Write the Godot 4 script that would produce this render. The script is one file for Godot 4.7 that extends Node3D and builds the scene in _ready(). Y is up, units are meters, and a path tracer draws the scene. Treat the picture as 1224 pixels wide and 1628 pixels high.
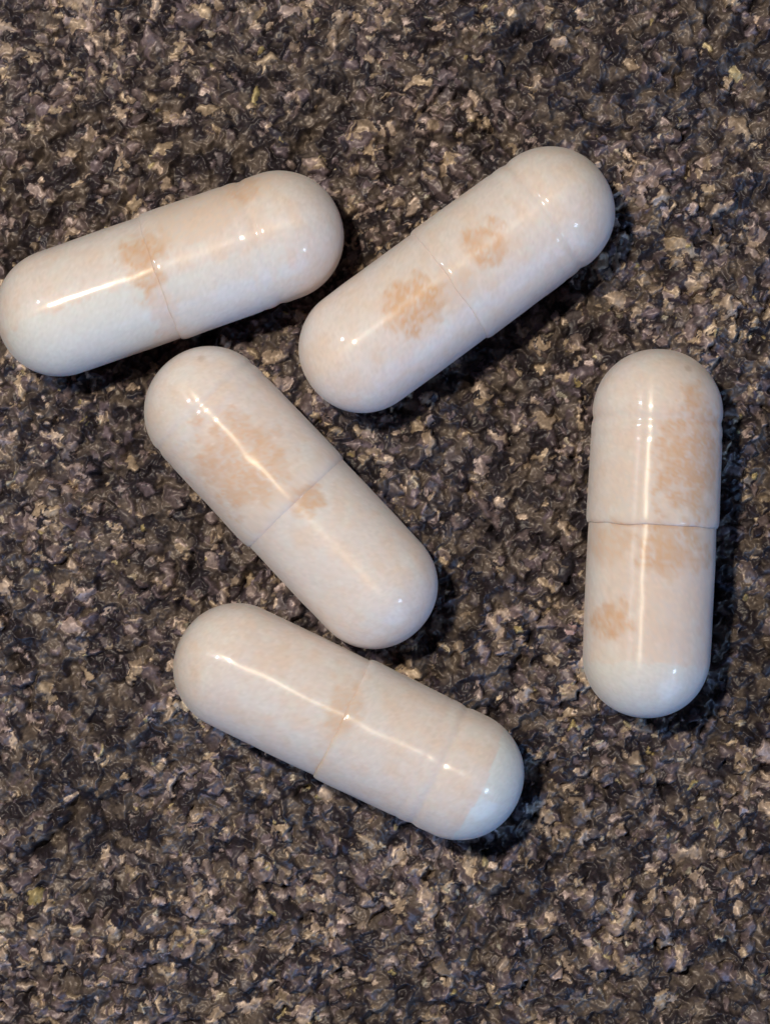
extends Node3D
# Five white capsules lying on a dark, flaky stone. Lengths below are written in millimetres and turned into metres by MM.

const MM := 0.001
const FINE := 0.062          # spacing of the stone's finest grid
const HALF_X := 27.5         # half of the finely gridded part
const HALF_Z := 34.5

var xs := PackedFloat32Array()
var zs := PackedFloat32Array()
var height := PackedFloat32Array()
var tint := PackedColorArray()
var fine_x := 0              # first finely spaced column and row
var fine_z := 0
var count_x := 0
var count_z := 0


func _ready() -> void:
	# ---- camera
	var camera := Camera3D.new()
	camera.name = "camera"
	camera.fov = 19.78
	camera.near = 0.005
	camera.far = 5.0
	camera.position = Vector3(0, 174.0, 0) * MM
	camera.rotation_degrees = Vector3(-90, 0, 0)
	add_child(camera)
	# ---- air: a dim room
	var env := Environment.new()
	env.background_mode = Environment.BG_COLOR
	env.background_color = Color(0.008, 0.009, 0.013).linear_to_srgb()
	env.tonemap_mode = Environment.TONE_MAPPER_LINEAR
	env.tonemap_exposure = 1.0
	env.sdfgi_enabled = true
	env.ssao_enabled = true
	env.ssil_enabled = true
	var world := WorldEnvironment.new()
	world.name = "world"
	world.environment = env
	add_child(world)
	# ---- lights: the warm lamp of the phone beside the lens, a cool lamp to the lower right, a white one to the left, an added low cool fill
	lamp("warm_key", Vector3(-50, 210, -46), Vector2(10, 10), Color(1.0, 0.87, 0.65), 0.0415)
	lamp("cool_side", Vector3(285, 235, 168), Vector2(36, 36), Color(0.55, 0.75, 1.0), 0.0190)
	lamp("cool_fill", Vector3(330, 90, 470), Vector2(600, 320), Color(0.25, 0.52, 1.0), 0.2200)  # unseen broad area light, added to turn the lower sides of the shells blue
	lamp("white_side", Vector3(-206, 300, -105), Vector2(20, 16), Color(0.95, 0.94, 1.0), 0.0320)

	stone()
	capsules()


func lamp(called: String, at: Vector3, size: Vector2, color: Color, energy: float) -> void:
	var l := AreaLight3D.new()
	l.name = called
	l.area_size = size * MM
	l.light_color = color.linear_to_srgb()
	l.light_energy = energy
	l.area_range = 5.0
	l.shadow_enabled = true
	add_child(l)
	l.position = at * MM
	l.look_at_from_position(at * MM, Vector3.ZERO, Vector3(0.3, 0.1, 1).normalized())


func noise(number: int, frequency: float, octaves := 1, kind := FastNoiseLite.TYPE_SIMPLEX_SMOOTH) -> FastNoiseLite:
	var n := FastNoiseLite.new()
	n.seed = number
	n.noise_type = kind
	n.frequency = frequency
	n.fractal_type = FastNoiseLite.FRACTAL_FBM if octaves > 1 else FastNoiseLite.FRACTAL_NONE
	n.fractal_octaves = octaves
	return n


# ------------------------------------------------------------------ the stone

func axis(half: float) -> PackedFloat32Array:
	var inner := PackedFloat32Array()
	var n := int(ceil(half / FINE))
	for i in range(-n, n + 1):
		inner.append(i * FINE)
	var outer := PackedFloat32Array()
	var step := FINE
	var at := n * FINE
	while at < 130.0:
		step = minf(step * 1.25, 4.0)
		at += step
		outer.append(at)
	var all := PackedFloat32Array()
	for i in range(outer.size() - 1, -1, -1):
		all.append(-outer[i])
	all.append_array(inner)
	all.append_array(outer)
	return all


func stone() -> void:
	var rng := RandomNumberGenerator.new()
	rng.seed = 4711
	xs = axis(HALF_X)
	zs = axis(HALF_Z)
	count_x = xs.size()
	count_z = zs.size()
	while xs[fine_x] < -HALF_X:
		fine_x += 1
	while zs[fine_z] < -HALF_Z:
		fine_z += 1
	var total := count_x * count_z
	height.resize(total)
	tint.resize(total)
	var warp_x := PackedFloat32Array()
	var warp_z := PackedFloat32Array()
	warp_x.resize(total)
	warp_z.resize(total)
	var lumps := noise(11, 0.12, 3)
	var knobs := noise(12, 0.42, 2)
	var region := noise(13, 0.08, 2)
	var bend := noise(14, 1.1, 3)
	var crest := noise(17, 0.40, 2)
	crest.fractal_type = FastNoiseLite.FRACTAL_RIDGED
	var crease := noise(18, 1.3, 2)
	crease.fractal_type = FastNoiseLite.FRACTAL_RIDGED
	var mottle := noise(16, 0.5, 3)
	var crack := noise(26, 0.07, 2)
	crack.fractal_type = FastNoiseLite.FRACTAL_RIDGED
	var lie := noise(19, 0.07, 2)
	# the dark brown matrix, wrinkled into crests and creases
	for j in count_z:
		var z := zs[j]
		for i in count_x:
			var x := xs[i]
			var k := j * count_x + i
			var wx := bend.get_noise_2d(x, z)
			var wz := bend.get_noise_2d(x + 311.0, z)
			var px := x + 0.45 * wx
			var pz := z + 0.45 * wz
			var a := lie.get_noise_2d(x, z) * 3.0 + 0.7
			var along := px * cos(a) + pz * sin(a)
			var over := pz * cos(a) - px * sin(a)
			height[k] = 0.95 * lumps.get_noise_2d(x, z) + 0.52 * knobs.get_noise_2d(px, pz) + 0.62 * crest.get_noise_2d(px, pz) + 0.06 * crease.get_noise_2d(along * 0.5, over) - 0.9 * smoothstep(0.72, 1.0, crack.get_noise_2d(px, pz))
			warp_x[k] = 0.24 * wx
			warp_z[k] = 0.24 * wz
			var m := mottle.get_noise_2d(px + 90.0, pz)
			tint[k] = Color(0.082, 0.065, 0.064).lerp(Color(0.022, 0.018, 0.027), 0.85 * smoothstep(-0.12, 0.20, m)).lerp(Color(0.142, 0.113, 0.102), smoothstep(0.0, 0.35, -m))
	# flakes and grains of the stone, each a small tilted facet with a ragged outline; the topmost shows
	var dark := [Color(0.033, 0.025, 0.035), Color(0.043, 0.032, 0.040), Color(0.055, 0.041, 0.050), Color(0.036, 0.032, 0.046)]
	var middle := [Color(0.126, 0.096, 0.103), Color(0.144, 0.110, 0.122), Color(0.162, 0.122, 0.128), Color(0.134, 0.104, 0.126), Color(0.113, 0.093, 0.103)]
	var pale := [Color(0.312, 0.239, 0.190), Color(0.373, 0.287, 0.216), Color(0.404, 0.315, 0.267), Color(0.328, 0.257, 0.254)]
	var bright := [Color(0.40, 0.33, 0.20), Color(0.46, 0.39, 0.31), Color(0.30, 0.24, 0.12), Color(0.36, 0.33, 0.28)]
	var width := 2.0 * HALF_X + 2.0
	var depth := 2.0 * HALF_Z + 2.0
	var flakes := 26000
	# a few larger chips that stand out in colour: x, z, radius, colour
	var notable := [[-11.5, 11.6, 0.42, bright[1]], [-11.1, 12.0, 0.25, bright[1]], [11.0, 6.9, 0.34, Color(0.52, 0.36, 0.38)], [-20.6, 22.8, 0.5, bright[2]], [-7.7, -24.5, 0.45, bright[2]], [5.7, -2.7, 0.75, pale[3]],
		[-7.9, -19.2, 0.42, bright[0]], [-16.7, 14.9, 0.4, pale[1]], [9.5, 4.3, 0.5, pale[1]], [-3.4, 16.8, 0.6, pale[2]], [20.8, -26.0, 0.5, bright[0]], [3.4, 3.0, 0.6, pale[1]]]
	for n in flakes + notable.size():
		var cx := (rng.randf() - 0.5) * width
		var cz := (rng.randf() - 0.5) * depth
		if n >= flakes:
			cx = notable[n - flakes][0]
			cz = notable[n - flakes][1]
		var where := region.get_noise_2d(cx, cz)
		var patch := mottle.get_noise_2d(cx, cz)
		var r := lerpf(0.34, 0.85, pow(rng.randf(), 2.0)) if n < 2200 else lerpf(0.20, 0.52, pow(rng.randf(), 1.3)) if n < 14000 else lerpf(0.09, 0.18, rng.randf())
		if n >= flakes:
			r = notable[n - flakes][2]
		var stretch := lerpf(1.0, 1.9, rng.randf())
		var ra := r * stretch
		var rb := r * lerpf(0.55, 0.9, rng.randf())
		var turn := lie.get_noise_2d(cx, cz) * 3.0 + 0.7 + rng.randfn(0.0, 0.55)
		var ca := cos(turn)
		var sa := sin(turn)
		var turn2 := turn + lerpf(0.5, 1.0, rng.randf()) * (1.0 if rng.randf() < 0.5 else -1.0)
		var cut := 1.0 / r / lerpf(0.85, 1.4, rng.randf())
		var cb := cos(turn2) * cut
		var sb := sin(turn2) * cut
		var steep := 1.5 * sqrt(rng.randf()) * (0.55 if r > 0.4 else 1.0)
		var lean := rng.randf() * TAU
		var gx := steep * cos(lean)
		var gz := steep * sin(lean)
		var lift := lerpf(-0.06, 0.18, rng.randf())
		var pick := rng.randf() + 0.8 * patch + 0.4 * where
		var c: Color
		if pick < 0.24:
			c = dark[rng.randi() % 4]
		elif pick < 0.66:
			c = middle[rng.randi() % 5]
		elif pick < 1.0:
			c = pale[rng.randi() % 4] if rng.randf() < 0.55 else middle[rng.randi() % 5]
		else:
			c = pale[rng.randi() % 4]
		if r < 0.30 and rng.randf() < 0.06:
			c = bright[rng.randi() % 4]  # mica glints put into the colour of some small flakes
		var own := lerpf(0.75, 1.3, rng.randf())
		c = Color(c.r * own, c.g * own, c.b * own)
		if n >= flakes:
			c = notable[n - flakes][3]
			lift = 0.2
			gx *= 0.4
			gz *= 0.4
		elif rng.randf() > 0.62 + 1.2 * patch + 0.9 * where:
			continue
		var reach := maxf(ra, rb) + 0.2
		var ic := clampi(fine_x + int((cx + HALF_X) / FINE), 0, count_x - 1)
		var jc := clampi(fine_z + int((cz + HALF_Z) / FINE), 0, count_z - 1)
		var h0 := height[jc * count_x + ic] + lift
		h0 = minf(h0, 0.95 * lumps.get_noise_2d(cx, cz) + 0.52 * knobs.get_noise_2d(cx, cz) + 0.6)
		var i0 := maxi(fine_x + int((cx - reach + HALF_X) / FINE), 0)
		var i1 := mini(fine_x + int((cx + reach + HALF_X) / FINE) + 1, count_x - 1)
		var j0 := maxi(fine_z + int((cz - reach + HALF_Z) / FINE), 0)
		var j1 := mini(fine_z + int((cz + reach + HALF_Z) / FINE) + 1, count_z - 1)
		for j in range(j0, j1 + 1):
			var z := zs[j] - cz
			var row := j * count_x
			for i in range(i0, i1 + 1):
				var k := row + i
				var px := xs[i] - cx + warp_x[k]
				var pz := z + warp_z[k]
				var u := absf(px * ca + pz * sa) / ra
				if u > 1.0:
					continue
				var v := absf(pz * ca - px * sa) / rb
				if v > 1.0 or u + v > 1.5 or absf(px * cb + pz * sb) > 1.0:
					continue
				var h := h0 + gx * px + gz * pz - 0.55 * (u * u + v * v) * r
				if h > height[k]:
					height[k] = h
					tint[k] = c
	# grain and wrinkles inside every flake
	var grain := noise(15, 4.2, 2)
	# the stone is worn: its edges are rounded over
	for pass_number in 1:
		for step in [1, count_x]:
			var before := height.duplicate()
			for k in range(step, total - step):
				height[k] = 0.25 * (before[k - step] + before[k + step]) + 0.5 * before[k]
	var vertex := PackedVector3Array()
	var normal := PackedVector3Array()
	vertex.resize(total)
	normal.resize(total)
	for j in count_z:
		var z := zs[j]
		for i in count_x:
			var x := xs[i]
			var k := j * count_x + i
			var g := grain.get_noise_2d(x, z)
			height[k] += 0.012 * g
			var f := 1.0 + 0.4 * g
			var c := tint[k]
			tint[k] = Color(c.r * f, c.g * f, c.b * f)
			vertex[k] = Vector3(x, height[k], z) * MM
	for j in count_z:
		var ja := maxi(j - 1, 0)
		var jb := mini(j + 1, count_z - 1)
		for i in count_x:
			var ia := maxi(i - 1, 0)
			var ib := mini(i + 1, count_x - 1)
			var dx := (height[j * count_x + ib] - height[j * count_x + ia]) / (xs[ib] - xs[ia])
			var dz := (height[jb * count_x + i] - height[ja * count_x + i]) / (zs[jb] - zs[ja])
			normal[j * count_x + i] = Vector3(-dx, 1.0, -dz).normalized()
	var index := PackedInt32Array()
	index.resize((count_x - 1) * (count_z - 1) * 6)
	var n := 0
	for j in count_z - 1:
		for i in count_x - 1:
			var k := j * count_x + i
			index[n] = k
			index[n + 1] = k + 1
			index[n + 2] = k + count_x
			index[n + 3] = k + 1
			index[n + 4] = k + count_x + 1
			index[n + 5] = k + count_x
			n += 6
	var arrays := []
	arrays.resize(Mesh.ARRAY_MAX)
	arrays[Mesh.ARRAY_VERTEX] = vertex
	arrays[Mesh.ARRAY_NORMAL] = normal
	arrays[Mesh.ARRAY_COLOR] = tint
	arrays[Mesh.ARRAY_INDEX] = index
	var m := ArrayMesh.new()
	m.add_surface_from_arrays(Mesh.PRIMITIVE_TRIANGLES, arrays)
	var mat := StandardMaterial3D.new()
	mat.resource_name = "flaky_stone"
	mat.vertex_color_use_as_albedo = true
	mat.roughness = 0.48
	mat.metallic = 0.2
	mat.metallic_specular = 0.5
	var o := MeshInstance3D.new()
	o.name = "ground"
	o.mesh = m
	o.material_override = mat
	o.set_meta("kind", "structure")
	o.set_meta("label", "rough dark brown stone with ragged tan and grey flakes")
	o.set_meta("category", "ground")
	add_child(o, true)


# the height at which a lying rod of that radius comes to rest on the stone
func rest(at: Vector2, yaw: float, length: float, radius: float) -> float:
	var along := Vector2(cos(yaw), -sin(yaw))
	var across := Vector2(-along.y, along.x)
	var found := PackedFloat32Array()
	for a in 240:
		var best := -9.0
		for b in 25:
			var d := (b - 12) * 0.12
			var p := at + along * ((a / 239.0 - 0.5) * (length - radius)) + across * d
			var i := fine_x + int((p.x + HALF_X) / FINE)
			var j := fine_z + int((p.y + HALF_Z) / FINE)
			best = maxf(best, height[j * count_x + i] + sqrt(radius * radius - d * d))
		found.append(best)
	found.sort()
	return found[170]


# ------------------------------------------------------------------ the capsules

var waves: FastNoiseLite
var cloud: FastNoiseLite
var crumb: FastNoiseLite
var clump: FastNoiseLite
var speckle: FastNoiseLite

const WHITE := Color(0.690, 0.620, 0.635)
const POWDER := Color(0.585, 0.365, 0.24)
const ROSE := Color(0.675, 0.530, 0.470)
const EMPTY := Color(0.67, 0.68, 0.71)


func capsules() -> void:
	waves = noise(21, 0.35, 2)
	cloud = noise(22, 0.5, 3)
	crumb = noise(23, 1.1, 3)
	clump = noise(27, 1.7, 1, FastNoiseLite.TYPE_CELLULAR)
	clump.cellular_return_type = FastNoiseLite.RETURN_CELL_VALUE
	clump.domain_warp_enabled = true
	clump.domain_warp_amplitude = 0.5
	clump.domain_warp_frequency = 1.2
	speckle = noise(24, 3.2, 2)
	# patch: along, across, radius along, radius across, strength, colour
	capsule("white capsule at the upper left with peach powder streaked over its seam", Vector2(-12.38, -13.72), 19.26, 20.74, -0.62, 4.9, 31, 0.46, 0.36, [
		[-0.95, -1.37, 1.27, 1.09, 0.9, POWDER], [-1.08, 0.12, 0.91, 0.80, 0.8, POWDER], [-1.79, 1.03, 0.73, 0.58, 0.6, POWDER], [-0.08, 2.21, 1.64, 0.95, 0.45, ROSE],
		[5.64, -3.12, 1.9, 1.1, 0.95, ROSE], [2.69, -2.41, 2.6, 1.5, 0.8, ROSE], [5.6, -3.0, 0.9, 0.7, 0.5, POWDER], [-6.0, 2.3, 4.5, 2.2, 0.8, EMPTY], [3.2, 2.5, 3.6, 2.0, 0.45, EMPTY]])
	capsule("white capsule at the top right with two round clumps of peach powder", Vector2(4.13, -13.38), 36.29, 20.73, -0.56, 4.2, 32, 0.46, 0.46, [
		[-3.01, -0.24, 1.75, 1.53, 0.95, POWDER], [2.16, -0.51, 1.38, 1.16, 0.85, POWDER], [-0.60, 0.17, 1.46, 1.09, 0.4, POWDER]])
	capsule("cream capsule in the middle with one broad tan patch on its cap", Vector2(-5.41, -0.82), 133.33, 21.17, -0.48, 3.4, 33, 0.29, 0.42, [
		[3.20, -0.66, 2.73, 2.37, 0.75, POWDER], [-0.75, 0.61, 0.91, 0.91, 0.8, POWDER], [9.19, 1.74, 0.22, 0.22, 0.5, Color(0.35, 0.27, 0.2)]])
	capsule("plain white capsule at the bottom with a bluish empty rounded end", Vector2(-2.09, 12.07), -25.92, 21.57, -0.43, 5.0, 34, 0.27, 0.27, [
		[-0.64, -0.52, 0.95, 1.6, 0.55, POWDER]], 2.55)
	capsule("upright capsule at the right edge with peach powder along its whole side", Vector2(15.38, 1.24), 87.35, 21.28, 0.48, 4.15, 35, 0.30, 0.30, [
		[0.5, 0.8, 8.0, 3.4, 0.55, ROSE], [4.38, 1.64, 3.28, 1.82, 0.85, POWDER], [-0.76, 0.96, 1.46, 2.00, 0.8, POWDER], [-0.55, -2.51, 1.09, 1.27, 0.5, POWDER], [-5.10, -2.30, 1.09, 1.02, 0.85, POWDER],
		[-4.76, 1.15, 2.18, 1.64, 0.4, ROSE], [9.47, 1.40, 0.22, 0.18, 0.5, Color(0.3, 0.22, 0.18)], [-9.2, 0.0, 1.9, 4.0, 0.6, EMPTY], [0.40, 0.0, 0.12, 3.2, 0.9, POWDER]])


# seam: where the cap's rim lies on the axis; ring: how far the groove lies from the cap's tip; empty: length of the rounded end without powder
func capsule(label: String, at: Vector2, yaw_degrees: float, length: float, seam: float, ring: float, number: int, cap_gloss: float, body_gloss: float, patches: Array, empty := 0.0) -> void:
	var t := Node3D.new()
	t.name = "capsule" if number == 31 else "capsule_%03d" % (number - 31)
	add_child(t, true)
	var shell := StandardMaterial3D.new()
	shell.resource_name = "milky_gelatin"
	shell.vertex_color_use_as_albedo = true
	shell.roughness = cap_gloss
	shell.metallic_specular = 0.36
	shell.anisotropy_enabled = true      # drawn off its mould pin: fine rings round the wall stretch a highlight along the axis
	shell.anisotropy = 0.92
	shell.clearcoat_enabled = true
	shell.clearcoat = 0.35
	shell.clearcoat_roughness = 0.10
	shell.subsurf_scatter_enabled = true
	shell.subsurf_scatter_strength = 0.17
	shell.rim_enabled = true
	shell.rim = 0.35
	shell.rim_tint = 0.3
	var body_shell: StandardMaterial3D = shell.duplicate()
	body_shell.roughness = body_gloss
	var yaw := deg_to_rad(yaw_degrees)
	t.position = Vector3(at.x, rest(at, yaw, length, 3.80), at.y) * MM
	t.rotation.y = yaw
	t.set_meta("label", label)
	t.set_meta("category", "capsule")
	t.set_meta("group", "white capsules scattered on the stone")
	var half := length / 2.0
	# cap: rim, wall, groove, rounded end
	var outline: Array[Vector2] = []
	outline.append(Vector2(seam, 3.66))
	var soft := 3.0 if number == 33 else 1.0      # the middle capsule's rim is sloped gently so its lip shows no lit line
	outline.append(Vector2(seam, 3.67 if number == 33 else 3.725))
	outline.append(Vector2(seam + 0.06 * soft, 3.765))
	outline.append(Vector2(seam + 0.16 * soft, 3.80))
	outline.append(Vector2(seam + 0.32 * soft, 3.822))
	var groove := half - ring
	var dome := half - 3.72
	var steps := 44
	for i in range(1, steps + 1):
		var x := lerpf(seam + 0.36 * soft, dome, i / float(steps))
		outline.append(Vector2(x, cap_radius(x, groove, seam, dome)))
	for i in range(1, 45):
		var a := i / 44.0 * PI / 2.0
		var x := dome + 3.72 * sin(a)
		outline.append(Vector2(x, maxf(3.75 * pow(cos(a), 0.96) - 0.085 * exp(-pow((x - groove) / 0.22, 2.0)), 0.0)))
	part("cap", outline, shell, t, number, patches, half - empty if empty > 0.0 else 99.0)
	# body: rounded end, wall that slips under the cap
	outline = []
	var end := -half + 3.6
	for i in range(0, 45):
		var a := (1.0 - i / 44.0) * PI / 2.0
		outline.append(Vector2(end - 3.6 * sin(a), 3.67 * pow(maxf(cos(a), 0.0), 0.96)))
	for i in range(1, 41):
		outline.append(Vector2(lerpf(end, seam + 0.6, i / 40.0), 3.67 + 0.03 * sin(i / 40.0 * PI)))
	part("body", outline, body_shell, t, number, patches, 99.0)


func cap_radius(x: float, groove: float, seam: float, dome: float) -> float:
	var r := lerpf(3.825, 3.75, clampf((x - seam) / (dome - seam), 0.0, 1.0))
	r -= 0.085 * exp(-pow((x - groove) / 0.24, 2.0))
	r -= 0.030 * exp(-pow((x - groove + 1.0) / 0.16, 2.0))
	return r


func part(called: String, outline: Array[Vector2], shell: StandardMaterial3D, parent: Node3D, number: int, patches: Array, empty_from: float) -> void:
	var around := 132
	var rings := outline.size()
	var vertex := PackedVector3Array()
	var normal := PackedVector3Array()
	var color := PackedColorArray()
	var uv := PackedVector2Array()
	var index := PackedInt32Array()
	var off := number * 57.0
	for k in rings:
		for s in around + 1:
			var a := (s % around) * TAU / around
			var x := outline[k].x
			var r := outline[k].y
			var y := cos(a)
			var z := sin(a)
			if called == "cap" and k < 8:      # the cut edge is not quite even
				x += 0.08 * waves.get_noise_3d(off, y * 5.0, z * 5.0)
			r += 0.02 * waves.get_noise_3d(x + off, y * 3.7, z * 3.7) * clampf(r / 1.5, 0.0, 1.0)
			if number == 33:      # the thumb-soft dimple in the middle capsule's cap
				r -= 0.05 * exp(-(pow(x - 3.3, 2.0) + pow(z * 3.7 - 0.2, 2.0)) / 0.5) * (1.0 if y > 0.0 else 0.0)
			y *= r
			z *= r
			vertex.append(Vector3(x, y, z) * MM)
			uv.append(Vector2(k / 40.0, s / float(around)))
			color.append(tone(x, y, z, off, patches, empty_from))
	normal.resize(vertex.size())
	var w := around + 1
	for k in rings - 1:
		for s in around:
			var p := k * w + s
			index.append_array([p, p + w, p + 1, p + 1, p + w, p + w + 1])
	for i in range(0, index.size(), 3):
		var a := vertex[index[i]]
		var b := vertex[index[i + 1]]
		var c := vertex[index[i + 2]]
		var f := (c - a).cross(b - a) * 1e6
		normal[index[i]] += f
		normal[index[i + 1]] += f
		normal[index[i + 2]] += f
	for k in rings:
		var f := normal[k * w] + normal[k * w + around]
		normal[k * w] = f
		normal[k * w + around] = f
	for i in normal.size():
		normal[i] = normal[i].normalized() if normal[i].length() > 1e-9 else Vector3(signf(vertex[i].x), 0, 0)
	var arrays := []
	arrays.resize(Mesh.ARRAY_MAX)
	arrays[Mesh.ARRAY_VERTEX] = vertex
	arrays[Mesh.ARRAY_NORMAL] = normal
	arrays[Mesh.ARRAY_COLOR] = color
	arrays[Mesh.ARRAY_TEX_UV] = uv
	arrays[Mesh.ARRAY_INDEX] = index
	var m := ArrayMesh.new()
	m.add_surface_from_arrays(Mesh.PRIMITIVE_TRIANGLES, arrays)
	var o := MeshInstance3D.new()
	o.name = called
	o.mesh = m
	o.material_override = shell
	parent.add_child(o, true)


# what is seen through the milky shell: pale filling, clumps of peach powder with crumbly outlines, empty ends
func tone(x: float, y: float, z: float, off: float, patches: Array, empty_from: float) -> Color:
	var c := WHITE
	var n := cloud.get_noise_3d(x + off, y, z)
	var e := crumb.get_noise_3d(x + off, y, z)
	var f := speckle.get_noise_3d(x + off, y, z)
	var q := clump.get_noise_3d(x + off, y, z)
	c = c.lerp(ROSE, clampf(0.20 + 0.8 * n + 0.25 * e + 0.10 * q, 0.0, 0.6))
	c = c.lerp(EMPTY, clampf(0.9 * cloud.get_noise_3d(x + off, y + 40.0, z) - 0.05, 0.0, 0.35))
	if y > -1.0:
		for p in patches:
			var u: float = (x - p[0]) / p[2]
			var v: float = (z - p[1]) / p[3]
			if p[5] == EMPTY:
				var far := pow(u * u * u * u + v * v * v * v, 0.25) + 0.16 * e + 0.12 * n
				c = c.lerp(EMPTY, p[4] * smoothstep(1.04, 0.94, far))
				continue
			var d: float = sqrt(u * u + v * v) + 0.5 * e + 0.4 * n + 0.12 * q
			if d < 1.25:
				var s: float = p[4] * smoothstep(1.25, 0.80, d) * clampf(0.72 + 0.22 * q + 0.75 * f, 0.2, 1.0)
				c = c.lerp(p[5], s)
	else:
		c = c.lerp(POWDER, 0.7 * smoothstep(0.15, 0.3, n))
	if x + 0.04 * e + 0.02 * z * z > empty_from + 0.15:
		c = EMPTY
	var g := 1.0 + 0.10 * f + 0.03 * n
	return Color(c.r * g, c.g * g, c.b * g)
